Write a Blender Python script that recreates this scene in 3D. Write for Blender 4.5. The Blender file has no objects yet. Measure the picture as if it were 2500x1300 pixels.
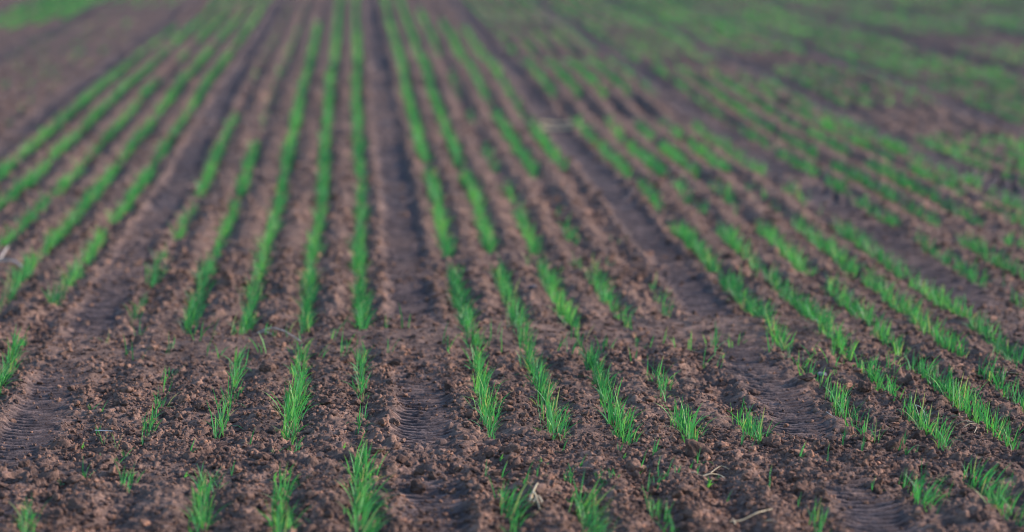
import bpy, math, random
import numpy as np
from mathutils import Vector, Euler

rng = np.random.default_rng(7)
random.seed(7)
C = bpy.context.scene.collection

# ------------------------------------------------------------------ camera
PW, PH = 2500.0, 1300.0
LENS = 100.0
F = PW * LENS / 36.0
HZ, VPX = -300.0, 862.0            # horizon line and the point the rows run to
CAMH = 1.5
pitch = math.atan((PH/2 - HZ) / F)
yaw = math.atan((PW/2 - VPX) / F * math.cos(pitch))
cam_d = bpy.data.cameras.new('camera')
cam = bpy.data.objects.new('camera', cam_d); C.objects.link(cam)
cam.location = (0, 0, CAMH)
cam.rotation_euler = (math.pi/2 - pitch, 0, -yaw)
cam_d.lens = LENS; cam_d.sensor_width = 36; cam_d.clip_end = 6000; cam_d.clip_start = 0.05
bpy.context.scene.camera = cam
fwd = Vector((math.sin(yaw)*math.cos(pitch), math.cos(yaw)*math.cos(pitch), -math.sin(pitch)))
rgt = Vector((math.cos(yaw), -math.sin(yaw), 0))
upv = rgt.cross(fwd)

def ground_at(px, py, z=0.0):
    """where the ground shows at a spot of the photograph"""
    d = fwd + rgt*((px-PW/2)/F) + upv*((PH/2-py)/F)
    k = (z-CAMH)/d.z
    return d.x*k, d.y*k

def to_px(x, y, z=0.0):
    dx, dy, dz = x, y, z-CAMH
    a = dx*rgt.x+dy*rgt.y
    b = dx*upv.x+dy*upv.y+dz*upv.z
    c = dx*fwd.x+dy*fwd.y+dz*fwd.z
    return PW/2+F*a/c, PH/2-F*b/c

cam_d.dof.use_dof = True
fx, fy = ground_at(1250, 1042)
cam_d.dof.focus_distance = fwd.dot(Vector((fx, fy, -CAMH)))
cam_d.dof.aperture_fstop = 1.95

# ------------------------------------------------------------------ noise
_P = rng.random((256, 256)).astype(np.float32)
def vnoise(x, y, seed=0):
    xi = np.floor(x).astype(np.int64); yi = np.floor(y).astype(np.int64)
    fx_ = (x-xi).astype(np.float32); fy_ = (y-yi).astype(np.float32)
    u = fx_*fx_*(3-2*fx_); v = fy_*fy_*(3-2*fy_)
    def h(a, b): return _P[(a + seed*57 + (b//256)*13) % 256, (b + seed*91 + (a//256)*29) % 256]
    return (h(xi, yi)*(1-u)+h(xi+1, yi)*u)*(1-v)+(h(xi, yi+1)*(1-u)+h(xi+1, yi+1)*u)*v - .5
def fbm(x, y, s, octs, seed=0, gain=.5):
    t = 0; a = 1
    for o in range(octs):
        c, sn = math.cos(.7*o+.3), math.sin(.7*o+.3)
        t = t + a*vnoise((x*c-y*sn)/s+17.3*o, (x*sn+y*c)/s+5.1*o, seed+o*3)
        a *= gain; s *= .5
    return t
def bumps(x, y, s, prob, rmin, rmax, seed, k=.8):
    """rounded clods pushed up out of the soil"""
    gx = x/s + .55*vnoise(x/s*1.7, y/s*1.7, seed+1); gy = y/s + .55*vnoise(x/s*1.7+40, y/s*1.7, seed+2)
    xi = np.floor(gx).astype(np.int64); yi = np.floor(gy).astype(np.int64)
    out = np.zeros(x.shape, np.float32)
    for i in (-1, 0, 1):
        for j in (-1, 0, 1):
            a, b = xi+i, yi+j
            r1 = _P[(a+seed*11+(b//256)*7) % 256, (b+seed*5) % 256]; r2 = _P[(a+seed*3+91) % 256, (b+seed*17+(a//256)*3) % 256]
            r3 = _P[(b+seed*23+33) % 256, (a+seed*7+5) % 256]; r4 = _P[(b+seed*2+101) % 256, (a+seed*19) % 256]
            dx = gx-(a+r1); dy = gy-(b+r2)
            R = rmin+(rmax-rmin)*r3*r3
            q = np.clip(1-(dx*dx+dy*dy)/(R*R), 0, 1)
            cap = np.minimum(np.sqrt(q), .55+.25*r2)*(1+.55*(dx*(r3-.5)*2+dy*(r1-.5)*2)/R)
            out = np.maximum(out, np.where(r4 < prob, cap*R*k*1.15, 0))
    return out*s

# ------------------------------------------------------------------ layout of the field
GROUPS = {                       # lateral place of the five drill rows of each pass
    -3: [-2.50, -2.38, -2.27, -2.16, -2.05],
    -2: [-1.90, -1.78, -1.66, -1.54, -1.42],
    -1: [-1.19, -1.07, -.945, -.82, -.695],
    0: [-.49, -.365, -.235, -.107, .018],
    1: [.25, .367, .485, .603, .72],
    2: [.915, 1.033, 1.15, 1.265, 1.375],
    3: [1.545, 1.665, 1.79, 1.91, 2.0],
    4: [2.16, 2.26, 2.36, 2.46, 2.56],
    5: [2.74, 2.86, 2.98, 3.10, 3.22],
    6: [3.52, 3.64, 3.76, 3.88, 4.0],
    7: [4.25, 4.37, 4.49, 4.61, 4.73],
    8: [4.95, 5.07, 5.19, 5.31, 5.43],
    9: [5.7, 5.82, 5.94, 6.06, 6.18],
}
TRACKS_T = [-2.62, -1.98, -1.305, -.585, .135, .822, 1.462, 2.08, 2.65, 3.38, 4.12, 4.84, 5.56]
def t2x(t): return ground_at(VPX+t*1600, 1300)[0]
def y_of(t, py): return ground_at(VPX+t*(py-HZ), py)[1]
ROWX = np.array(sorted(t2x(t) for g in GROUPS.values() for t in g))
TRX = np.array([t2x(t) for t in TRACKS_T])
def wander(y):                    # the drill did not run dead straight
    return .006*np.sin(y*.55+.4)+.004*np.sin(y*1.37+2)

def band(x, y):
    """loose strips that run across the rows (1 inside)"""
    def b(y0, slope, w, seed):
        c = y0+slope*x+.10*vnoise(x/.5, x*0+seed, seed)
        return np.exp(-((y-c)/w)**2)
    return b(Y1, .10, .23, 3), b(Y2, .16, .30, 5), b(Y3, .1, .25, 8)
Y1 = ground_at(1000, 1138)[1]; Y2 = ground_at(862, 838)[1]; Y3 = ground_at(862, 655)[1]

def height(x, y, full=False):
    x = np.asarray(x, np.float64); y = np.asarray(y, np.float64)
    fade = np.clip(1-(np.hypot(x, y)-55)/30, 0, 1)
    xs = x - wander(y)
    z = .05*fbm(x, y, 3.5, 2, 1)*np.clip((y-9)/10, 0, 1)
    idx = np.clip(np.searchsorted(ROWX, xs), 1, len(ROWX)-1)
    d = np.minimum(np.abs(xs-ROWX[idx-1]), np.abs(ROWX[idx]-xs))
    b1, b2, b3 = band(x, y)
    loose = np.clip(b1+b2+.55*b3, 0, 1)
    amp = (1-.85*loose)*np.where(xs < -2.05, .35, 1)*(.75+.9*fbm(x, y, .9, 2, 40))
    ridge = -np.cos(np.clip(d/.09, 0, 1.15)*math.pi)          # -1 in the seed furrow, 1 on the crest
    dt = np.abs(xs[..., None]-TRX[None, :]) if xs.ndim == 1 else None
    j = np.clip(np.searchsorted(TRX, xs), 1, len(TRX)-1)
    sgn = np.where(np.abs(xs-TRX[j-1]) < np.abs(TRX[j]-xs), j-1, j)
    td = xs-TRX[sgn]
    edge = .108+.022*(TRX[sgn] > 2.0)+.03*fbm(x, y, .12, 2, 21)
    tr = np.clip((edge-np.abs(td))/.055, 0, 1); tr = tr*tr*(3-2*tr)
    tl = tr*(1-.9*np.clip(b1*1.2+b2+.4*b3, 0, 1))*np.clip(.9+1.2*fbm(x, y, .7, 2, 77), .25, 1)
    z = z + .0125*ridge*amp*(1-tl)
    shoulder = np.exp(-((np.abs(td)-.125)/.028)**2)
    z = z + .002*shoulder*(1-loose)*(.5+2*fbm(x, y, .3, 2, 31))
    z = z - .015*tl*np.clip(1-.55*(td/.1)**2, .3, 1)
    # tread bars pressed by the tyre, bowed towards the driver
    ph = (y-4.5*td*td+.008*fbm(x, y, .15, 2, 9))/.041
    saw = ph % 1
    lug = np.where(saw < .22, saw/.22, 1-(saw-.22)/.78)          # short steep face towards the gate, long back slope
    lug = 1-1.5*np.exp(-((saw-.5)/.15)**2)
    z = z + .014*(lug-.6)*tl*np.clip(1.1+1.3*fbm(x, y, .3, 2, 14)+2.5*td, .45, 1.5)
    rough = 1-.92*tl
    near = np.clip(1-(y-12)/22, .55, 1)
    rough = rough*(1-.72*b2)
    z = z + np.exp(-((y-Y2-.05-.16*x-.25*fbm(x, y*0+3, .6, 2, 52))/.19)**2)*.02*np.clip(.9+1.6*fbm(x, y, .5, 2, 53), .1, 1.6) - .02*np.exp(-((y-(Y2-.20+.16*x))/.10)**2)*(.5+fbm(x, y, .5, 2, 60)) + b1*.008
    z = z + rough*np.clip(.85+1.3*fbm(x, y, .6, 2, 62), .35, 1.4)*(.022*fbm(x, y, .16, 4, 2, .55) + .012*fbm(x, y, .035, 2, 12, .6)*near)
    z = z + .004*(1-rough)*fbm(x, y, .03, 3, 90)
    patch = np.clip(.6+1.5*fbm(x, y, .5, 2, 50)+.3*loose, .15, 1.25)
    cl = bumps(x, y, .075, .28, .14, .40, 4)*patch
    cl = np.maximum(cl, bumps(x, y, .04, .5, .16, .46, 6, .9)*np.clip(patch+.2, 0, 1))
    cl = np.maximum(cl, bumps(x, y, .02, .6, .2, .5, 8, .9))
    z = z + cl*np.clip(rough, .06, 1)*.95
    if full:
        return z*fade, tl, loose, cl*rough
    return z*fade

# ------------------------------------------------------------------ materials
def nodes(name):
    m = bpy.data.materials.new(name); m.use_nodes = True
    nt = m.node_tree; nt.nodes.clear()
    return m, nt, nt.nodes, nt.links
def ramp(N, stops):
    r = N.new('ShaderNodeValToRGB'); e = r.color_ramp.elements
    e[0].position, e[0].color = stops[0][0], (*stops[0][1], 1)
    e[1].position, e[1].color = stops[-1][0], (*stops[-1][1], 1)
    for p, c in stops[1:-1]:
        q = e.new(p); q.color = (*c, 1)
    return r

def soil_material(name, clod=False):
    m, nt, N, L = nodes(name)
    out = N.new('ShaderNodeOutputMaterial'); bs = N.new('ShaderNodeBsdfPrincipled')
    L.new(bs.outputs[0], out.inputs[0])
    geo = N.new('ShaderNodeNewGeometry')
    def noise(scale, det, rough=.6, off=0):
        n = N.new('ShaderNodeTexNoise'); n.inputs['Scale'].default_value = scale
        n.inputs['Detail'].default_value = det; n.inputs['Roughness'].default_value = rough
        if off:
            mp = N.new('ShaderNodeMapping'); mp.inputs['Location'].default_value = (off, off*.7, 0)
            L.new(geo.outputs['Position'], mp.inputs[0]); L.new(mp.outputs[0], n.inputs['Vector'])
        else:
            L.new(geo.outputs['Position'], n.inputs['Vector'])
        return n
    n1 = noise(14, 6, .65)
    c1 = ramp(N, [(.3, (.088, .058, .048)), (.5, (.172, .110, .085)), (.72, (.37, .222, .158))])
    L.new(n1.outputs[0], c1.inputs[0])
    n2 = noise(95, 5, .7, 3)
    c2 = ramp(N, [(.32, (.46, .43, .43)), (.55, (1, 1, 1)), (.75, (1.35, 1.28, 1.2))])
    L.new(n2.outputs[0], c2.inputs[0])
    mx = N.new('ShaderNodeMix'); mx.data_type = 'RGBA'; mx.blend_type = 'MULTIPLY'; mx.inputs[0].default_value = .85
    L.new(c1.outputs[0], mx.inputs[6]); L.new(c2.outputs[0], mx.inputs[7])
    # pale mineral grains
    n3 = noise(420, 1, .5, 8)
    c3 = ramp(N, [(.755, (0, 0, 0)), (.80, (.8, .8, .8))])
    L.new(n3.outputs[0], c3.inputs[0])
    mg = N.new('ShaderNodeMix'); mg.data_type = 'RGBA'
    L.new(c3.outputs[0], mg.inputs[0]); L.new(mx.outputs[2], mg.inputs[6]); mg.inputs[7].default_value = (.42, .36, .34, 1)
    col = mg
    if clod:
        oi = N.new('ShaderNodeObjectInfo')
        at = N.new('ShaderNodeAttribute'); at.attribute_name = 'tone'
        ad = N.new('ShaderNodeMath'); ad.operation = 'ADD'
        L.new(oi.outputs['Random'], ad.inputs[0]); L.new(at.outputs['Fac'], ad.inputs[1])
        fr = N.new('ShaderNodeMath'); fr.operation = 'FRACT'; L.new(ad.outputs[0], fr.inputs[0])
        cr = ramp(N, [(0, (.7, .66, .66)), (.5, (1.08, 1.02, .98)), (.85, (1.35, 1.18, 1.06)), (1, (1.65, 1.38, 1.2))])
        L.new(fr.outputs[0], cr.inputs[0])
        mt = N.new('ShaderNodeMix'); mt.data_type = 'RGBA'; mt.blend_type = 'MULTIPLY'; mt.inputs[0].default_value = 1
        L.new(col.outputs[2], mt.inputs[6]); L.new(cr.outputs[0], mt.inputs[7]); col = mt
    else:
        at = N.new('ShaderNodeAttribute'); at.attribute_name = 'track'
        sep = N.new('ShaderNodeSeparateColor'); L.new(at.outputs['Color'], sep.inputs[0])
        mt = N.new('ShaderNodeMix'); mt.data_type = 'RGBA'; mt.blend_type = 'MULTIPLY'
        ml = N.new('ShaderNodeMath'); ml.operation = 'MULTIPLY'; ml.inputs[1].default_value = 1
        L.new(sep.outputs[0], ml.inputs[0]); L.new(ml.outputs[0], mt.inputs[0])
        L.new(col.outputs[2], mt.inputs[6]); mt.inputs[7].default_value = (.66, .76, .92, 1); col = mt
        # dry raised crumbs are a little paler than the damp soil under them
        m2 = N.new('ShaderNodeMix'); m2.data_type = 'RGBA'; m2.blend_type = 'MULTIPLY'
        L.new(sep.outputs[1], m2.inputs[0]); L.new(col.outputs[2], m2.inputs[6]); m2.inputs[7].default_value = (1.28, 1.18, 1.12, 1); col = m2
    # darker, bluer soil tint in broad drifts, more of it further down the field
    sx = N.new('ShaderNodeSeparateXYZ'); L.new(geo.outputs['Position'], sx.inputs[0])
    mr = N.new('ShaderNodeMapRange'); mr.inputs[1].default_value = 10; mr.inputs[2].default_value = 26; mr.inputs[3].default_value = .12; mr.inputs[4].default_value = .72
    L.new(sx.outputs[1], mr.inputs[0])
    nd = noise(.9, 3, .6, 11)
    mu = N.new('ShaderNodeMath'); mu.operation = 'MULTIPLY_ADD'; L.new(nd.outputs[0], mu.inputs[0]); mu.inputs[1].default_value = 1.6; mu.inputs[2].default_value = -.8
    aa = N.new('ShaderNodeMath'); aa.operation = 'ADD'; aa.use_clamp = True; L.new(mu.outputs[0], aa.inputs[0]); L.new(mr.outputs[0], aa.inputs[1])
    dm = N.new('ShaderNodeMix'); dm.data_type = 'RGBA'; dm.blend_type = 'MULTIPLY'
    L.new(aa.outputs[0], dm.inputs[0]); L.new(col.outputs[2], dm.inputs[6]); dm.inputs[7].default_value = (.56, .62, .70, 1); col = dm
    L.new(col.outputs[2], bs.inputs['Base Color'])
    bs.inputs['Roughness'].default_value = .95
    bs.inputs['Specular IOR Level'].default_value = .06
    b1 = N.new('ShaderNodeBump'); b1.inputs['Strength'].default_value = .8; b1.inputs['Distance'].default_value = .007
    nb = noise(170, 5, .7, 5); L.new(nb.outputs[0], b1.inputs['Height'])
    L.new(b1.outputs[0], bs.inputs['Normal'])
    return m

def blade_material():
    m, nt, N, L = nodes('wheat_blade')
    out = N.new('ShaderNodeOutputMaterial'); bs = N.new('ShaderNodeBsdfPrincipled')
    at = N.new('ShaderNodeAttribute'); at.attribute_name = 'tone'
    sep = N.new('ShaderNodeSeparateColor'); L.new(at.outputs['Color'], sep.inputs[0])
    c = ramp(N, [(0, (.016, .095, .042)), (.35, (.03, .18, .058)), (.7, (.058, .28, .075)), (.93, (.14, .38, .08)), (1, (.28, .30, .13))])
    L.new(sep.outputs[0], c.inputs[0])
    # pale sheath at the foot
    c2 = ramp(N, [(0, (.20, .27, .12)), (.12, (.09, .22, .06)), (.3, (1, 1, 1))])
    mk = ramp(N, [(0, (1, 1, 1)), (.22, (0, 0, 0))]); L.new(sep.outputs[1], mk.inputs[0])
    mx = N.new('ShaderNodeMix'); mx.data_type = 'RGBA'
    L.new(mk.outputs[0], mx.inputs[0]); L.new(c.outputs[0], mx.inputs[6]); mx.inputs[7].default_value = (.10, .21, .06, 1)
    gt = N.new('ShaderNodeMath'); gt.operation = 'GREATER_THAN'; gt.inputs[1].default_value = .66; L.new(sep.outputs[0], gt.inputs[0])
    tp = ramp(N, [(.78, (0, 0, 0)), (.95, (.8, .8, .8))]); L.new(sep.outputs[1], tp.inputs[0])
    tm = N.new('ShaderNodeMath'); tm.operation = 'MULTIPLY'; L.new(gt.outputs[0], tm.inputs[0]); L.new(tp.outputs[0], tm.inputs[1])
    my = N.new('ShaderNodeMix'); my.data_type = 'RGBA'; L.new(tm.outputs[0], my.inputs[0]); L.new(mx.outputs[2], my.inputs[6]); my.inputs[7].default_value = (.33, .30, .12, 1); mx = my
    L.new(mx.outputs[2], bs.inputs['Base Color'])
    bs.inputs['Roughness'].default_value = .55
    bs.inputs['Specular IOR Level'].default_value = .35
    tr = N.new('ShaderNodeBsdfTranslucent')
    g = N.new('ShaderNodeMix'); g.data_type = 'RGBA'; g.blend_type = 'MULTIPLY'; g.inputs[0].default_value = 1
    L.new(mx.outputs[2], g.inputs[6]); g.inputs[7].default_value = (1.5, 1.5, .7, 1)
    L.new(g.outputs[2], tr.inputs[0])
    ms = N.new('ShaderNodeMixShader'); ms.inputs[0].default_value = .35
    L.new(bs.outputs[0], ms.inputs[1]); L.new(tr.outputs[0], ms.inputs[2]); L.new(ms.outputs[0], out.inputs[0])
    return m

def straw_material(name, a, b):
    m, nt, N, L = nodes(name)
    out = N.new('ShaderNodeOutputMaterial'); bs = N.new('ShaderNodeBsdfPrincipled'); L.new(bs.outputs[0], out.inputs[0])
    geo = N.new('ShaderNodeNewGeometry'); n = N.new('ShaderNodeTexNoise'); n.inputs['Scale'].default_value = 60; n.inputs['Detail'].default_value = 4
    L.new(geo.outputs['Position'], n.inputs['Vector'])
    r = ramp(N, [(.35, a), (.65, b)]); L.new(n.outputs[0], r.inputs[0]); L.new(r.outputs[0], bs.inputs['Base Color'])
    bs.inputs['Roughness'].default_value = .6
    return m

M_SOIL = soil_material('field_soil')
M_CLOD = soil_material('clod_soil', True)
M_BLADE = blade_material()
M_STRAW = straw_material('dry_straw', (.36, .25, .13), (.62, .47, .28))
M_STALK = straw_material('weathered_stalk', (.26, .19, .15), (.48, .38, .31))
M_WHITE = straw_material('bleached_straw', (.6, .56, .52), (.75, .72, .7))
M_STONE = straw_material('grey_stone', (.10, .095, .11), (.17, .165, .18))
for n_ in M_STONE.node_tree.nodes:
    if n_.type == 'BSDF_PRINCIPLED': n_.inputs['Roughness'].default_value = .95; n_.inputs['Specular IOR Level'].default_value = .05

def make_mesh(name, V, Fq, mat, smooth=True, attr=None, aname='tone'):
    """V (n,3); Fq (m,k) with every face of k corners"""
    me = bpy.data.meshes.new(name)
    V = np.asarray(V, np.float32); Fq = np.asarray(Fq, np.int32)
    k = Fq.shape[1]
    me.vertices.add(len(V)); me.vertices.foreach_set('co', V.ravel())
    me.loops.add(Fq.size); me.loops.foreach_set('vertex_index', Fq.ravel())
    me.polygons.add(len(Fq)); me.polygons.foreach_set('loop_start', np.arange(0, Fq.size, k, dtype=np.int32))
    me.polygons.foreach_set('use_smooth', np.full(len(Fq), smooth))
    if attr is not None:
        a = me.color_attributes.new(aname, 'FLOAT_COLOR', 'POINT')
        A = np.ones((len(V), 4), np.float32); A[:, :attr.shape[1]] = attr
        a.data.foreach_set('color', A.ravel())
    me.update(); me.validate()
    me.materials.append(mat)
    return me
def link(name, me, label=None, cat=None, group=None, kind=None, loc=(0, 0, 0), rot=(0, 0, 0), sc=1.0):
    o = bpy.data.objects.new(name, me); C.objects.link(o)
    o.location = loc; o.rotation_euler = rot
    o.scale = (sc, sc, sc) if isinstance(sc, (int, float)) else sc
    if label: o['label'] = label
    if cat: o['category'] = cat
    if group: o['group'] = group
    if kind: o['kind'] = kind
    return o

# ------------------------------------------------------------------ the soil sheet
def grid():
    ys = [-400, -60, -8, 0, 2.5, 4.2]
    y = 5.2
    while y < 9.2: ys.append(y); y += .0007*y
    while y < 13: ys.append(y); y += .0012*y
    while y < 60: ys.append(y); y += .0035*y
    ys += [66, 80, 110, 180, 400, 1200, 5000]
    us = [-40, -6, -1.5, -.7, -.5]
    u = -.40
    while u < -.17: us.append(u); u += .0016
    while u < .285: us.append(u); u += .00036
    while u < .52: us.append(u); u += .0016
    us += [.6, .8, 1.6, 6, 40]
    ys = np.array(ys); us = np.array(us)
    W = np.where(ys < 5.2, 5.2, np.minimum(ys, 120))
    X = us[None, :]*W[:, None]; Y = np.repeat(ys[:, None], len(us), 1)
    return X, Y
X, Y = grid()
nr, nc = X.shape
Z, TL, LO, CL = height(X.ravel(), Y.ravel(), True)
V = np.stack([X.ravel(), Y.ravel(), Z], 1)
i = np.arange(nr-1)[:, None]*nc+np.arange(nc-1)[None, :]
Fq = np.stack([i, i+1, i+nc+1, i+nc], -1).reshape(-1, 4)
att = np.stack([TL, np.clip(CL/.012, 0, 1), LO], 1)
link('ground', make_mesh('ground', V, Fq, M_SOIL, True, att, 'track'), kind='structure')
print('ground verts', len(V))

# ------------------------------------------------------------------ blades of wheat
def blades(n, sx, sy, hmin, hmax, seg, r, lean=(.15, .0), w=.0014, spread=.55, tone=.5):
    """n blades rooted in an sx by sy patch; returns verts, quads, attributes"""
    bx = r.normal(0, sx, n); by = r.uniform(-sy, sy, n)
    az = r.uniform(0, 2*math.pi, n)
    L = r.uniform(hmin, hmax, n)*np.where(r.random(n) < .2, .6, 1)
    tilt = np.abs(r.normal(0, spread, n))
    bend = r.uniform(.1, 1.3, n)*np.where(r.random(n) < .2, 2.2, 1)
    dx = np.cos(az)*tilt+lean[0]+bx*9; dy = np.sin(az)*tilt*.8+lean[1]
    s = np.linspace(0, 1, seg+1)
    ln = np.hypot(dx, dy)+1e-6
    ang = np.arctan(ln)[:, None]*.55 + bend[:, None]*np.minimum(ln, .6)[:, None]*s[None, :]**1.5*1.6
    ds = L[:, None]/seg
    hor = np.concatenate([np.zeros((n, 1)), np.cumsum(np.sin(ang[:, 1:])*ds, 1)], 1)
    ver = np.concatenate([np.zeros((n, 1)), np.cumsum(np.cos(ang[:, 1:])*ds, 1)], 1)
    px = bx[:, None]+hor*(dx/ln)[:, None]; py = by[:, None]+hor*(dy/ln)[:, None]; pz = ver-.008
    wd = w*r.uniform(.7, 1.3, n)[:, None]*np.clip(np.minimum(.55+s*3, (1-s)*2.6+.06), 0, 1)[None, :]
    fa = r.uniform(0, math.pi, n)+0
    tw = fa[:, None]+s[None, :]*r.uniform(-1.0, 1.0, n)[:, None]
    qx, qy = np.cos(tw)*wd, np.sin(tw)*wd
    A = np.stack([px-qx, py-qy, pz], -1); B = np.stack([px+qx, py+qy, pz], -1)
    V = np.stack([A, B], 2).reshape(n, -1, 3)
    k = np.arange(seg)*2
    q = np.stack([k, k+1, k+3, k+2], -1)
    Fq = (q[None]+(np.arange(n)*(seg+1)*2)[:, None, None]).reshape(-1, 4)
    tn = np.clip(tone+r.normal(0, .24, n), 0, .93); tn = np.where(r.random(n) < .035, 1.0, tn)
    at = np.stack([np.repeat(tn[:, None], (seg+1)*2, 1), np.repeat(np.repeat(s[None, :], n, 0), 2, 1)], -1).reshape(-1, 2)
    return V.reshape(-1, 3), Fq, at

# (from, to, thickness) along each row, read off where the rows break
R0 = 0
ROWS = {
    (-1, 0): [(60, 120, .5), (130, 385, 1), (388, 445, 1)],
    (-1, 1): [(R0, 110, 1), (125, 388, 1), (394, 520, .9)],
    (-1, 2): [(R0, 108, .7), (130, 155, .3), (200, 398, .6), (404, 480, .55), (488, 610, .8)],
    (-1, 3): [(R0, 108, .6), (118, 390, .95), (400, 620, .9), (630, 790, .8)],
    (-1, 4): [(R0, 120, .7), (128, 394, 1), (402, 560, 1), (572, 642, .8), (652, 765, .75), (800, 840, .1), (858, 1000, 1.25)],
    (0, 0): [(20, 200, .1), (290, 480, .75), (500, 590, .5), (620, 712, .5), (722, 800, .3), (1180, 1260, .05), (1268, 1340, .6)],
    (0, 1): [(20, 340, .12), (350, 488, .75), (502, 632, .9), (644, 815, 1), (868, 1070, .30), (1085, 1230, .2)],
    (0, 2): [(60, 420, 1.0), (424, 640, 1.1), (646, 822, 1.0), (850, 880, .1), (870, 1080, .40), (1090, 1160, .12), (1172, 1360, .75)],
    (0, 3): [(R0, 510, 1.1), (514, 660, 1.1), (666, 828, 1.0), (858, 930, .75), (935, 1098, .7), (1100, 1160, .14), (1172, 1360, .8)],
    (0, 4): [(R0, 500, 1.05), (505, 680, 1.1), (684, 822, 1.05), (858, 1000, .6), (1020, 1070, .55), (1088, 1130, .2), (1135, 1360, 1.2)],
    (1, 0): [(R0, 398, 1), (420, 628, 1.05), (664, 862, 1), (876, 1078, 1.15), (1090, 1160, .12), (1190, 1360, .42)],
    (1, 1): [(R0, 410, 1), (415, 618, 1), (660, 850, 1), (862, 1088, 1.25), (1092, 1140, .12), (1150, 1192, .45), (1205, 1360, .95)],
    (1, 2): [(30, 130, .6), (190, 300, .3), (360, 420, .5), (430, 500, .35), (510, 630, .7), (660, 808, .95), (815, 845, .3), (868, 1000, .85), (1005, 1098, .95), (1105, 1180, .16), (1185, 1340, .32)],
    (1, 3): [(60, 430, .9), (520, 600, .35), (668, 835, .6), (905, 1000, .5), (1020, 1090, 1.05), (1110, 1170, .16), (1200, 1300, .1)],
    (1, 4): [(70, 420, .65), (560, 640, .1), (700, 805, .28), (835, 870, .18), (1022, 1092, .75), (1150, 1230, .12), (1240, 1330, .4)],
    (2, 0): [(R0, 130, .4), (150, 240, .75), (292, 350, .6), (356, 436, .9), (455, 520, .45), (556, 668, 1.15), (684, 866, 1.1), (885, 955, .28), (962, 1105, .62), (1140, 1280, .5)],
    (2, 1): [(R0, 130, .4), (150, 240, .8), (292, 345, .6), (352, 436, .9), (450, 530, .45), (556, 675, 1), (680, 872, 1.05), (900, 985, .6), (990, 1125, .6), (1150, 1290, .5)],
    (2, 2): [(R0, 130, .4), (150, 240, .9), (292, 340, .5), (350, 436, 1), (450, 530, .4), (556, 672, 1), (690, 868, .9), (890, 1110, .8), (1130, 1250, .3)],
    (2, 3): [(R0, 130, .4), (150, 240, .8), (292, 340, .5), (350, 430, .9), (450, 530, .3), (552, 675, 1.1), (684, 872, 1.2), (905, 1100, .85)],
    (2, 4): [(R0, 130, .4), (150, 240, .6), (300, 430, .7), (460, 530, .3), (552, 675, .9), (690, 880, .95), (910, 1040, .8)],
    (3, 0): [(R0, 150, .6), (170, 290, .5), (292, 360, .6), (370, 430, .8), (440, 560, .8), (590, 700, 1.1), (730, 860, .3)],
    (3, 1): [(R0, 150, .6), (170, 290, .6), (292, 380, .8), (400, 560, .8), (585, 720, .7), (740, 860, .3)],
    (3, 2): [(R0, 150, .6), (170, 290, .6), (292, 380, .7), (400, 560, .9), (585, 700, .6)],
    (3, 3): [(R0, 150, .6), (190, 290, .6), (292, 390, .8), (400, 480, .9), (500, 620, .8)],
    (3, 4): [(R0, 150, .5), (200, 290, .5), (292, 400, .9), (410, 620, .8)],
}
for key in list(ROWS):
    if key[0] >= 2: ROWS[key] = [(a, b, d*(.75 if key[0] == 3 or b < 300 else .9 if b < 540 else 1.0)) for a, b, d in ROWS[key]]
for k in range(5):
    ROWS[(-3, k)] = [(-60, 95-12*k, 1.0)]
    ROWS[(-2, k)] = [(-60, 20, .25), (40, 300, .05)]
    ROWS[(4, k)] = [(R0, 130, .5), (170, 262, .36), (325, 440, .36), (450, 560, .35)]
    ROWS[(5, k)] = [(R0, 100, .5), (100, 320, .5), (345, 420, .25)]
    ROWS[(6, k)] = [(R0, 90, .4), (120, 190, .35), (230, 330, .3)]
    ROWS[(7, k)] = [(R0, 110, .4), (140, 200, .35)]
    ROWS[(8, k)] = [(R0, 70, .4)]
    ROWS[(9, k)] = [(R0, 60, .4)]

for k in range(5):                # the same rows carry on beside the camera
    ROWS[(3, k)].append((900, 1350, .6)); ROWS[(4, k)].append((600, 1350, .6)); ROWS[(5, k)].append((440, 1350, .5))
    ROWS[(-1, k)].append(((560, 640, 720, 860, 1030)[k], 1350, .8))
spots = []              # (x, y, thickness, group, row)
for (g, k), segs in ROWS.items():
    t = GROUPS[g][k]; rx = t2x(t)
    for (p0, p1, d) in segs:
        far = y_of(t, p0) if p0 > 0 else 52.0
        near = y_of(t, p1)
        y = near
        step = .062
        while y < far:
            dd = d*(1+1.1*float(vnoise(np.array([rx*9]), np.array([y/.33]), 4)[0]))
            e = min(y-near, far-y)
            dd *= min(1, .3+e/.22)
            if y > 9.8: dd *= .9*(1+.9*float(vnoise(np.array([rx*31]), np.array([y/.16]), 24)[0]))
            if y > 14:
                dd *= 1+1.0*float(vnoise(np.array([rx*3]), np.array([y/1.3]), 15)[0])
            keep = dd > .4 or random.random() < dd*2.2
            if keep:
                spots.append((rx+float(wander(np.array(y)))+random.gauss(0, .006), y+random.uniform(-.015, .015), max(dd, .08), g, k))
            y += step*(1 if dd > .45 else random.uniform(.8, 1.5))*(1 if y < 12 else 1.15)
# stray seedlings in the loose strips
def stray(n, p0, p1, x0, x1, d=.12):
    for _ in range(n):
        px, py = random.uniform(x0, x1), random.uniform(p0, p1)
        x, y = ground_at(px, py)
        spots.append((x, y, d, None, None))
stray(24, 1085, 1190, 150, 900); stray(30, 1095, 1200, 1180, 1750); stray(22, 1090, 1240, 1750, 2480)
stray(34, 815, 880, 250, 1000); stray(34, 820, 900, 1050, 1900); stray(20, 880, 930, 1900, 2500)
stray(10, 620, 670, 1050, 1500, .2); stray(14, 660, 700, 1800, 2500, .2); stray(3, 1000, 1060, 190, 260)
print('tuft spots', len(spots))

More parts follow.
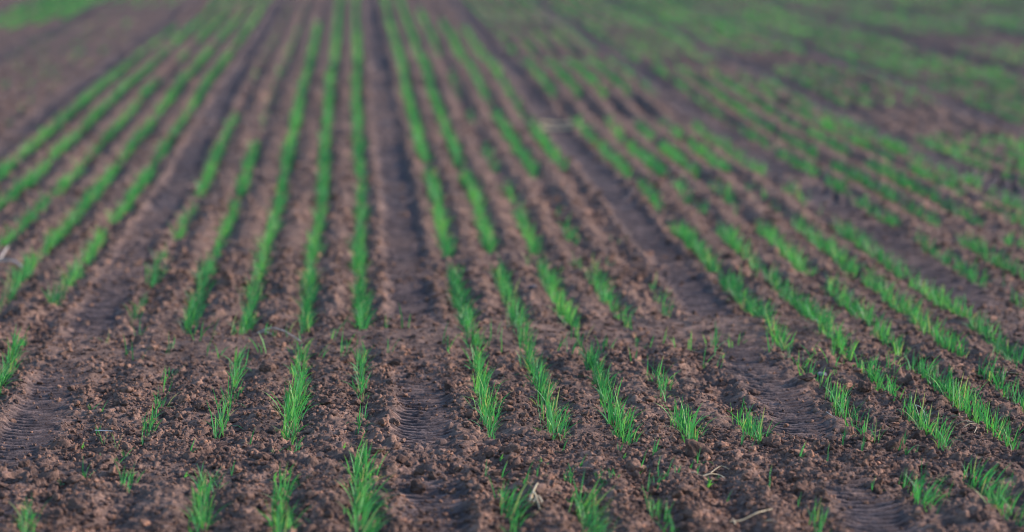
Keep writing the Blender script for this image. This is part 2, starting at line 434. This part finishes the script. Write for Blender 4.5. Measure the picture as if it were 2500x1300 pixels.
sp = np.array([(s[0], s[1]) for s in spots])
sz = height(sp[:, 0], sp[:, 1])
pxy = np.array([to_px(a, b, c) for (a, b), c in zip(sp, sz)])
inframe = (pxy[:, 0] > -25) & (pxy[:, 0] < 2525) & (pxy[:, 1] < 1385) & (pxy[:, 1] > 0)
order = sorted(range(len(spots)), key=lambda i: -pxy[i, 1])
N_IND = 298
chosen = [i for i in order if inframe[i]][:N_IND]
chs = set(chosen)
print('individual tufts down to photo row', pxy[chosen[-1], 1])

# prototypes: lush, medium, thin, single seedling
protos = {'lush': [], 'medium': [], 'thin': [], 'seedling': []}
for q in range(16):
    r = np.random.default_rng(100+q)
    bl = blades(21, .0095, .036, .04, .108, 6, r, tone=.58)
    protos['lush'].append(make_mesh('wheat_tuft', bl[0], bl[1], M_BLADE, True, bl[2]))
for q in range(14):
    r = np.random.default_rng(200+q); bl = blades(15, .009, .034, .035, .1, 6, r, tone=.55)
    protos['medium'].append(make_mesh('wheat_tuft', bl[0], bl[1], M_BLADE, True, bl[2]))
for q in range(14):
    r = np.random.default_rng(300+q); bl = blades(8, .0075, .024, .03, .09, 6, r, tone=.5)
    protos['thin'].append(make_mesh('wheat_tuft', bl[0], bl[1], M_BLADE, True, bl[2]))
for q in range(12):
    r = np.random.default_rng(400+q); bl = blades(3, .002, .004, .03, .07, 6, r, tone=.5)
    protos['seedling'].append(make_mesh('wheat_seedling', bl[0], bl[1], M_BLADE, True, bl[2]))
for q in range(12):
    r = np.random.default_rng(600+q); bl = blades(18, .011, .034, .045, .122, 7, r, lean=(.5, .05), spread=.42, tone=.52)
    protos.setdefault('windy', []).append(make_mesh('wheat_tuft', bl[0], bl[1], M_BLADE, True, bl[2]))
def kind_of(d): return 'lush' if d > .85 else 'medium' if d > .5 else 'thin' if d > .22 else 'seedling'
ORD = ['first', 'second', 'third', 'fourth', 'fifth', 'sixth', 'seventh', 'eighth', 'ninth', 'tenth']
def ordinal(n):
    if n < 10: return ORD[n]
    n += 1
    return str(n)+('th' if 10 < n % 100 < 14 else {1: 'st', 2: 'nd', 3: 'rd'}.get(n % 10, 'th'))
def row_name(g, k):
    if g == 0: return ORD[4-k]+' row left of the central tyre track'
    if g == 1: return ORD[k]+' row right of the central tyre track'
    if g == 2: return ORD[k]+' row right of the right-hand tyre track'
    if g == -1: return ORD[4-k]+' row left of the left-hand tyre track'
    return ORD[k]+' row of the far right strip'
LOOK = {'lush': 'lush', 'medium': 'loose', 'thin': 'thin', 'seedling': 'tiny'}
cnt = {}
for i in chosen:
    x, y, d, g, k = spots[i]
    kd = kind_of(d)
    pro = random.choice(protos['windy' if kd in ('lush', 'medium') and pxy[i, 1] > 1125 and pxy[i, 0] > 800 and random.random() < .65 else kd])
    if g is None:
        px, py = pxy[i]
        zone = ('front' if py > 1040 else 'middle' if py > 780 else 'far')
        side = ('between left-hand and central tracks' if px < 1000 else 'between central and right-hand tracks' if px < 1850 else 'beyond the right-hand tyre track')
        key = ('s', zone, side); c = cnt.get(key, 0); cnt[key] = c+1
        lab = f'stray seedling, {ordinal(c)} from front on {zone} loose strip {side}'
        nm, cat, grp = 'wheat_seedling', 'seedling', 'stray seedlings on the loose strips'
    else:
        c = cnt.get((g, k), 0); cnt[(g, k)] = c+1
        lab = f'{LOOK[kd]} green tuft, {ordinal(c)} from front in {row_name(g, k)}'
        nm = 'wheat_seedling' if kd == 'seedling' else 'wheat_tuft'
        cat, grp = 'wheat tuft', 'wheat tufts in the drilled rows'
    s = random.uniform(.85, 1.12)*(1.0 if kd != 'lush' else min(1.1, .92+.12*d))
    link(nm, pro, lab, cat, grp, None, (x, y, float(sz[i])), (0, 0, random.gauss(0, .12)), (s*random.choice((.9, 1, 1.1)), s, s))

# all the rest of the crop: far too many to count
VV, FF, AA = [], [], []; off = 0
rest = [i for i in range(len(spots)) if i not in chs]
r = np.random.default_rng(55)
for i in rest:
    x, y, d, g, k = spots[i]
    seg = 4 if y < 13 else 3
    n = int(max(3, min(26, (21 if y < 16 else 16)*d*(.6+.8*r.random()))))
    w = .0016 if y < 13 else .0021 if y < 20 else .003
    if y > 20: n = max(3, int(n*.6))
    pt = float(vnoise(np.array([x/.35]), np.array([y/1.1]), 33)[0])
    bl = blades(n, .0074 if y < 18 else .006, .036, .036, .096, seg, r, w=w, tone=.44+.6*pt)
    v = bl[0]+np.array([x, y, sz[i]])
    VV.append(v); FF.append(bl[1]+off); AA.append(bl[2]); off += len(v)
link('wheat_crop', make_mesh('wheat_crop', np.concatenate(VV), np.concatenate(FF), M_BLADE, True, np.concatenate(AA)),
     'rows of green wheat seedlings running back across the brown field', 'wheat crop', None, 'stuff')
print('crop verts', off)

# ------------------------------------------------------------------ clods
def ico(sub):
    import bmesh
    bm = bmesh.new(); bmesh.ops.create_icosphere(bm, subdivisions=sub, radius=1)
    v = np.array([p.co[:] for p in bm.verts]); f = np.array([[q.index for q in p.verts] for p in bm.faces]); bm.free()
    return v, f
I1, I2, I4 = ico(1), ico(2), ico(4)
def clod_shape(base, seed, rough=.28, cuts=6):
    r = np.random.default_rng(seed); v = base[0].copy()
    for _ in range(cuts):                     # break it along flat faces
        n = r.normal(size=3); n /= np.linalg.norm(n); h = r.uniform(.5, .85)
        d = v@n; v = v-np.outer(np.maximum(d-h, 0)*.85, n)
    f = 1+rough*(fbm(v[:, 0]*2+seed, v[:, 1]*2+v[:, 2]*1.3, 1.2, 3, seed % 40)+.6*fbm(v[:, 2]*3+v[:, 0], v[:, 1]*3+seed, .7, 3, seed % 31, .6))
    v = v*f[:, None]
    v *= np.array([r.uniform(.8, 1.3), r.uniform(.75, 1.1), r.uniform(.55, .9)])
    return v
CLODS = [make_mesh('soil_clod', clod_shape(I4, 500+q, .5, 9), I4[1], M_CLOD, True) for q in range(18)]

FEATURED = [   # px, py, width in px, proto, squash, words
    (1022, 1188, 44, 0, 1.0, 'large pale wedge-shaped clod at the front end of the central tyre track'),
    (1700, 1112, 62, 1, 1.15, 'largest clod, cone-shaped and grey-brown, in the loose strip right of centre'),
    (1955, 1190, 46, 2, .8, 'broad slab-shaped clod on the loose strip before the right-hand tyre track'),
    (2395, 1265, 50, 3, 1.0, 'tall orange-brown clod near the bottom right corner'),
    (1900, 1155, 32, 4, .9, 'rounded brown clod between two stray seedlings in front of right-hand tyre track'),
    (307, 962, 34, 5, .8, 'flat orange-brown clod beside the left-hand tyre track'),
    (252, 950, 28, 6, 1.1, 'upright brown clod on the shoulder of the left-hand tyre track'),
    (30, 1020, 30, 7, .9, 'small brown clod at the left edge behind the loose strip'),
    (60, 1140, 30, 8, .9, 'reddish clod at the left edge on the loose strip'),
    (130, 1195, 34, 9, .8, 'dark clod standing near a lone seedling at lower left'),
    (450, 980, 34, 10, 1.0, 'angular pale brown clod between third and fourth rows left of central track'),
    (420, 985, 26, 11, .8, 'dark brown clod beside the angular pale one left of the central track'),
    (490, 998, 26, 12, 1.0, 'orange-tinted clod on the ridge left of the third crop row'),
    (1235, 1112, 36, 13, .9, 'dark-cored brown clod in the loose strip between first two rows right of centre'),
    (960, 1028, 30, 14, .9, 'brown clod on the left shoulder of the central tyre track'),
    (935, 1045, 30, 15, .9, 'pale pinkish clod on the left shoulder of the central tyre track'),
    (880, 1060, 30, 16, .7, 'dark flat clod at the foot of the first row left of the central track'),
    (1140, 1078, 24, 17, .9, 'small rounded clod at the right shoulder of the central tyre track'),
    (1330, 1130, 30, 3, .8, 'pale brown clod in the loose strip by the second row right of centre'),
    (1765, 1098, 30, 5, .7, 'pale flat clod on the loose strip behind the largest clod'),
    (1820, 1175, 28, 9, 1.1, 'rounded clod beside the straws on the loose strip'),
    (2360, 905, 32, 6, 1.1, 'reddish clod standing among the tufts at the right edge'),
    (1840, 955, 24, 2, .9, 'lone reddish clod left of the right-hand tyre track'),
    (1918, 1035, 20, 8, .9, 'small reddish clod on the left shoulder of the right-hand tyre track'),
    (2150, 1048, 24, 12, 1.0, 'brown clod on the ridge right of the right-hand tyre track'),
    (2235, 1110, 24, 13, 1.0, 'rounded clod on the long bare ridge at the right'),
    (2120, 1120, 34, 4, .6, 'flat dark clod at the end of the right-hand tyre track'),
    (1570, 1200, 34, 7, .9, 'grey-brown clod at the bottom between third and fourth rows right of centre'),
    (1370, 1212, 28, 10, .9, 'dark round clod near the bottom between two tufts right of centre'),
    (80, 1215, 30, 14, .9, 'rounded brown clod at the lower left on the loose strip'),
    (740, 1245, 26, 16, .9, 'dark clod beside the second row left of the central track at front'),
    (2490, 1290, 36, 11, .9, 'brown clod cut off by the bottom right corner'),
    (1680, 1288, 34, 15, .9, 'dark round clod on the bottom edge beside the fourth row right of centre'),
    (230, 1275, 26, 17, .9, 'pale reddish clod at the lower left bottom edge'),
]
used = []
for (px, py, w, q, sq, lab) in FEATURED:
    x, y = ground_at(px, py+w*.15); z = float(height(np.array([x]), np.array([y]))[0])
    D = math.hypot(y, x); rad = w*D/F/2
    used.append((x, y))
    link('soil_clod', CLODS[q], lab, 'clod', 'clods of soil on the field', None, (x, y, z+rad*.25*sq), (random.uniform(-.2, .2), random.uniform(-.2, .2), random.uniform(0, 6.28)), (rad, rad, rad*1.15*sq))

# clods strewn between the rows, each told by the rows it lies between and its turn from the front
cand = []
tries = 0
while len(cand) < 215 and tries < 20000:
    tries += 1
    px, py = random.uniform(-10, 2510), random.uniform(840, 1330)
    x, y = ground_at(px, py)
    z, tl, lo, cl = height(np.array([x]), np.array([y]), True)
    if tl[0] > .3 and random.random() < .93: continue
    if random.random() > .45+.55*lo[0]: continue
    if any((x-a)**2+(y-b)**2 < .05**2 for a, b in used): continue
    dr = float(np.min(np.abs(ROWX-x)))
    if dr < .02 and random.random() < .8: continue
    used.append((x, y)); cand.append((y, x, float(z[0]), px, py))
cand.sort()
allt = sorted([(t, 'r', g, k) for g in GROUPS for k, t in enumerate(GROUPS[g])]+[(t, 't', n, 0) for n, t in enumerate(TRACKS_T)])
def zone_name(x):
    xs = [(t2x(t), a, b, c) for t, a, b, c in allt]
    for (p, q_) in zip(xs, xs[1:]):
        if p[0] <= x < q_[0]:
            tn = {3: 'left-hand', 4: 'central', 5: 'right-hand', 6: 'far right', 2: 'far left'}
            def f(s):
                return s[1] == 't'
            if f(p): return f'on the right side of the {tn.get(p[2], "farthest")} tyre track'
            if f(q_): return f'on the left side of the {tn.get(q_[2], "farthest")} tyre track'
            g, k = p[2], p[3]
            if g <= 0: return f'between {ORD[4-k]} and {ORD[3-k]} rows left of {"central" if g == 0 else "left-hand"} track'
            return f'between {ORD[k]} and {ORD[k+1]} rows right of {"central" if g == 1 else "right-hand" if g == 2 else "far right"} track'
    return 'beyond the farthest track'
zc = {}
for (y, x, z, px, py) in cand:
    zn = zone_name(x); c = zc.get(zn, 0); zc[zn] = c+1
    rad = min(.028, .0088*random.paretovariate(2.4))
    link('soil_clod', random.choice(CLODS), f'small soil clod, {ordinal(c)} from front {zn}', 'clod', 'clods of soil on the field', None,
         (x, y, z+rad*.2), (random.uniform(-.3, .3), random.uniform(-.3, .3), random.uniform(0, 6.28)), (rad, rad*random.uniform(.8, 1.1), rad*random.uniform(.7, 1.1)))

# crumbs: loose crumbled soil
def crumbs():
    shapes = [clod_shape(I1, 700+q, .5, 4) for q in range(12)]
    fine = [clod_shape(I2, 800+q, .6, 6) for q in range(10)]
    VV, FF, TT = [], [], []; off = 0
    r = np.random.default_rng(9)
    def batch(n, y0, y1, rmin, pw, rmax, shp, fc):
        nonlocal off
        y = y0*(y1/y0)**r.random(n); x = y*r.uniform(-.19, .30, n)
        z, tl, lo, cl = height(x, y, True)
        dens = np.clip(.55+1.6*fbm(x, y, .35, 2, 71)+.35*lo, .1, 1)
        keep = r.random(n) < dens*(1-.9*tl)*(1-.6*band(x, y)[1])
        x, y, z = x[keep], y[keep], z[keep]; n = len(x)
        rad = np.minimum(rmax, rmin*(1+r.pareto(pw, n)))
        a = r.uniform(0, 2*math.pi, n); b = r.uniform(0, 2*math.pi, n)
        which = r.integers(0, len(shp), n)
        for q in range(len(shp)):
            s = np.where(which == q)[0]
            if not len(s): continue
            v = shp[q][None]*rad[s][:, None, None]
            ca, sa = np.cos(a[s])[:, None], np.sin(a[s])[:, None]; cb, sb = np.cos(b[s])[:, None], np.sin(b[s])[:, None]
            vx, vy, vz = v[..., 0], v[..., 1], v[..., 2]
            vy, vz = vy*cb-vz*sb, vy*sb+vz*cb
            vx, vy = vx*ca-vy*sa, vx*sa+vy*ca
            v = np.stack([vx+x[s][:, None], vy+y[s][:, None], vz+(z[s]+rad[s]*.3)[:, None]], -1)
            nv = shp[q].shape[0]
            VV.append(v.reshape(-1, 3)); FF.append((fc[None]+(np.arange(len(s))*nv)[:, None, None]+off).reshape(-1, 3)); off += len(s)*nv
            TT.append(np.repeat(r.random(len(s)), nv))
    batch(110000, 5.9, 9.6, .0021, 2.2, .008, shapes, I1[1])
    batch(16000, 5.9, 11, .0045, 2.3, .014, fine, I2[1])
    batch(20000, 9.6, 24, .006, 2.2, .017, shapes, I1[1])
    T = np.concatenate(TT)
    return np.concatenate(VV), np.concatenate(FF), np.stack([T, T, T], 1)
cv, cf, ct = crumbs()
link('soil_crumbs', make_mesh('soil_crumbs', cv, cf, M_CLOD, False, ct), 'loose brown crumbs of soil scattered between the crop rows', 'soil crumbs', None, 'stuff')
print('crumb verts', len(cv))

# ------------------------------------------------------------------ straws and dead stalks
def tube(pts, rad, sides=7):
    pts = [Vector(p) for p in pts]; V = []; Fq = []
    # smooth the run
    P = []
    for a in range(len(pts)-1):
        p0 = pts[max(a-1, 0)]; p1 = pts[a]; p2 = pts[a+1]; p3 = pts[min(a+2, len(pts)-1)]
        for s in range(5):
            t = s/5
            P.append(.5*((2*p1)+(p2-p0)*t+(2*p0-5*p1+4*p2-p3)*t*t+(-p0+3*p1-3*p2+p3)*t**3))
    P.append(pts[-1]); n = len(P)
    for a, p in enumerate(P):
        d = (P[min(a+1, n-1)]-P[max(a-1, 0)]).normalized()
        u = d.cross(Vector((0, 0, 1))); u = u.normalized() if u.length > 1e-4 else Vector((1, 0, 0)); w = u.cross(d)
        rr = rad*(1-.45*a/(n-1))*(1.25 if a % 7 == 3 else 1)
        for s in range(sides):
            an = 2*math.pi*s/sides
            V.append(p+u*math.cos(an)*rr+w*math.sin(an)*rr*.75)
    for a in range(n-1):
        for s in range(sides):
            Fq.append((a*sides+s, a*sides+(s+1) % sides, (a+1)*sides+(s+1) % sides, (a+1)*sides+s))
    return V, Fq
def straw(name, runs, mat, label, cat, lift=.006, flat=False):
    """runs: [(radius, [(px, py, lift)...])...] read from the photo, laid on the soil"""
    V, Fq = [], []
    for rad, pl in runs:
        P = []
        for (px, py, l) in pl:
            x, y = ground_at(px, py+l*F/7.5*0); z = float(height(np.array([x]), np.array([y]))[0])
            P.append((x, y, z+lift+l))
        if flat:
            zt = max(p[2] for p in P); P = [(p[0], p[1], zt) for p in P]
        v, f = tube(P, rad); o = len(V); V += [tuple(q) for q in v]; Fq += [tuple(i+o for i in q) for q in f]
    V = np.array(V); c = V.mean(0); c[2] = V[:, 2].min()
    return link(name, make_mesh(name, V-c, np.array(Fq), mat, True), label, cat, None, None, tuple(c))
straw('bent_straw', [(.0026, [(1712, 1166, 0), (1735, 1164, .006), (1758, 1163, .002), (1770, 1170, 0)]), (.0014, [(1735, 1163, .004), (1760, 1156, .01), (1780, 1160, .002)]), (.0012, [(1688, 1161, 0), (1700, 1163, .004), (1715, 1166, 0)])],
      M_STRAW, 'pale forked straw lying on the loose strip right of the largest clod', 'straw')
straw('long_straw', [(.0030, [(1782, 1272, 0), (1810, 1270, .004), (1850, 1265, .006), (1885, 1258, 0)]), (.0016, [(1795, 1278, 0), (1790, 1268, .006), (1784, 1262, 0)])],
      M_STRAW, 'long pale straw lying near the bottom edge right of centre', 'straw')
straw('short_straw', [(.0019, [(1870, 1285, 0), (1880, 1290, .003), (1893, 1294, 0)])], M_STRAW, 'short pale straw at the bottom edge below the long straw', 'straw')
straw('white_straw', [(.0014, [(232, 1071, .004), (255, 1072, .004), (277, 1073, .004)])], M_WHITE, 'thin white straight straw lying in front of the left-hand tyre track', 'straw', flat=True)
straw('straw_wisp', [(.0018, [(2335, 1052, 0), (2355, 1060, .012), (2380, 1066, .004)]), (.0015, [(2350, 1066, 0), (2368, 1064, .006), (2392, 1062, 0)]), (.0015, [(2380, 1062, 0), (2384, 1072, .01), (2378, 1080, 0)])],
      M_STRAW, 'tangled wisp of straw between rows at the right edge', 'straw')
straw('dead_stalk', [(.0030, [(628, 824, 0), (660, 825, .006), (690, 832, .01), (715, 842, .004), (736, 850, 0)]), (.002, [(636, 826, 0), (650, 834, .006), (668, 838, 0)])],
      M_STALK, 'long bent dead stalk lying across the second row left of centre', 'dead stalk')
straw('dead_branch', [(.0075, [(-20, 640, 0), (5, 650, .012), (35, 652, .012), (62, 662, 0)]), (.005, [(0, 645, .01), (14, 634, .03), (20, 624, .03)])],
      M_STALK, 'weathered grey dead stalk at the left edge among the rows', 'dead stalk')
straw('field_straw', [(.012, [(1308, 312, .004), (1340, 311, .01), (1395, 312, 0)]), (.011, [(1315, 308, .02), (1350, 308, .024), (1402, 308, .01)]), (.010, [(1322, 306, .035), (1360, 305, .035), (1400, 306, .03)]), (.009, [(1405, 306, 0), (1430, 305, .015), (1455, 306, 0)])],
      M_STRAW, 'pale bundle of straw lying far off between the crop rows', 'straw')
straw('field_stubble', [(.008, [(1290, 58, 0), (1330, 60, .01), (1370, 66, 0)])], M_STRAW, 'faint pale straw lying farthest away near the top', 'straw')
straw('grey_straw', [(.0018, [(2225, 1000, 0), (2245, 1012, .006), (2265, 1026, 0)])], M_STALK, 'dull straw lying among tufts beyond the right-hand tyre track', 'straw')
straw('fallen_blade', [(.0014, [(2018, 1020, .004), (2035, 1030, .008), (2052, 1040, .002)])], M_STALK, 'fallen pale blade lying in the right-hand tyre track', 'straw')
straw('dry_leaf', [(.0035, [(1292, 1250, 0), (1300, 1236, .018), (1312, 1228, .026)]), (.0028, [(1302, 1250, 0), (1314, 1240, .012), (1324, 1258, 0)]), (.003, [(1296, 1232, .01), (1306, 1244, .02), (1318, 1262, 0)])],
      M_STRAW, 'crumpled dry leaf among the tufts at the front right of centre', 'dry leaf')
straw('straw_stub', [(.0018, [(2458, 920, 0), (2475, 925, .004), (2496, 926, 0)])], M_STRAW, 'short straw at the right edge behind the tufts', 'straw')
# two grey stones
for (px, py, w, q, lab) in [(2008, 918, 34, 4, 'flat grey stone beyond the right-hand tyre track'), (1302, 712, 32, 2, 'pale grey stone between second and third rows right of centre'), (55, 1137, 22, 6, 'blue-grey stone beside the reddish clod at the left edge')]:
    x, y = ground_at(px, py); z = float(height(np.array([x]), np.array([y]))[0]); rad = w*math.hypot(x, y)/F/2
    me = CLODS[q].copy(); me.materials.clear(); me.materials.append(M_STONE)
    link('grey_stone', me, lab, 'stone', None, None, (x, y, z+rad*.2), (0, 0, q), (rad, rad*.8, rad*.6))

# ------------------------------------------------------------------ light
AZ, EL = 78.0, 20.0          # sun far round to the right, low, behind thin cloud
w = bpy.data.worlds.new('World'); bpy.context.scene.world = w; w.use_nodes = True
nt = w.node_tree; bg = nt.nodes['Background']
sky = nt.nodes.new('ShaderNodeTexSky'); sky.sky_type = 'NISHITA'; sky.sun_disc = False; sky.ozone_density = 3.3; sky.dust_density = .4
sky.sun_elevation = math.radians(EL); sky.sun_rotation = math.radians(AZ)
nt.links.new(sky.outputs[0], bg.inputs[0]); bg.inputs[1].default_value = .132
sd = bpy.data.lights.new('sun', 'SUN'); sd.energy = 2.6; sd.angle = math.radians(9); sd.color = (1, .87, .79)
so = bpy.data.objects.new('sun', sd); C.objects.link(so)
az, el = math.radians(AZ), math.radians(EL)
dirv = Vector((math.sin(az)*math.cos(el), math.cos(az)*math.cos(el), math.sin(el)))
so.rotation_euler = dirv.to_track_quat('Z', 'Y').to_euler()

sc = bpy.context.scene
sc.view_settings.view_transform = 'Standard'; sc.view_settings.look = 'None'
sc.view_settings.exposure = 1.52; sc.view_settings.gamma = 1
sc.render.engine = 'CYCLES'
sc.cycles.use_denoising = True; sc.cycles.denoising_prefilter = 'ACCURATE'; sc.cycles.filter_width = 1.0; sc.cycles.pixel_filter_type = 'BLACKMAN_HARRIS'
sc.cycles.max_bounces = 6
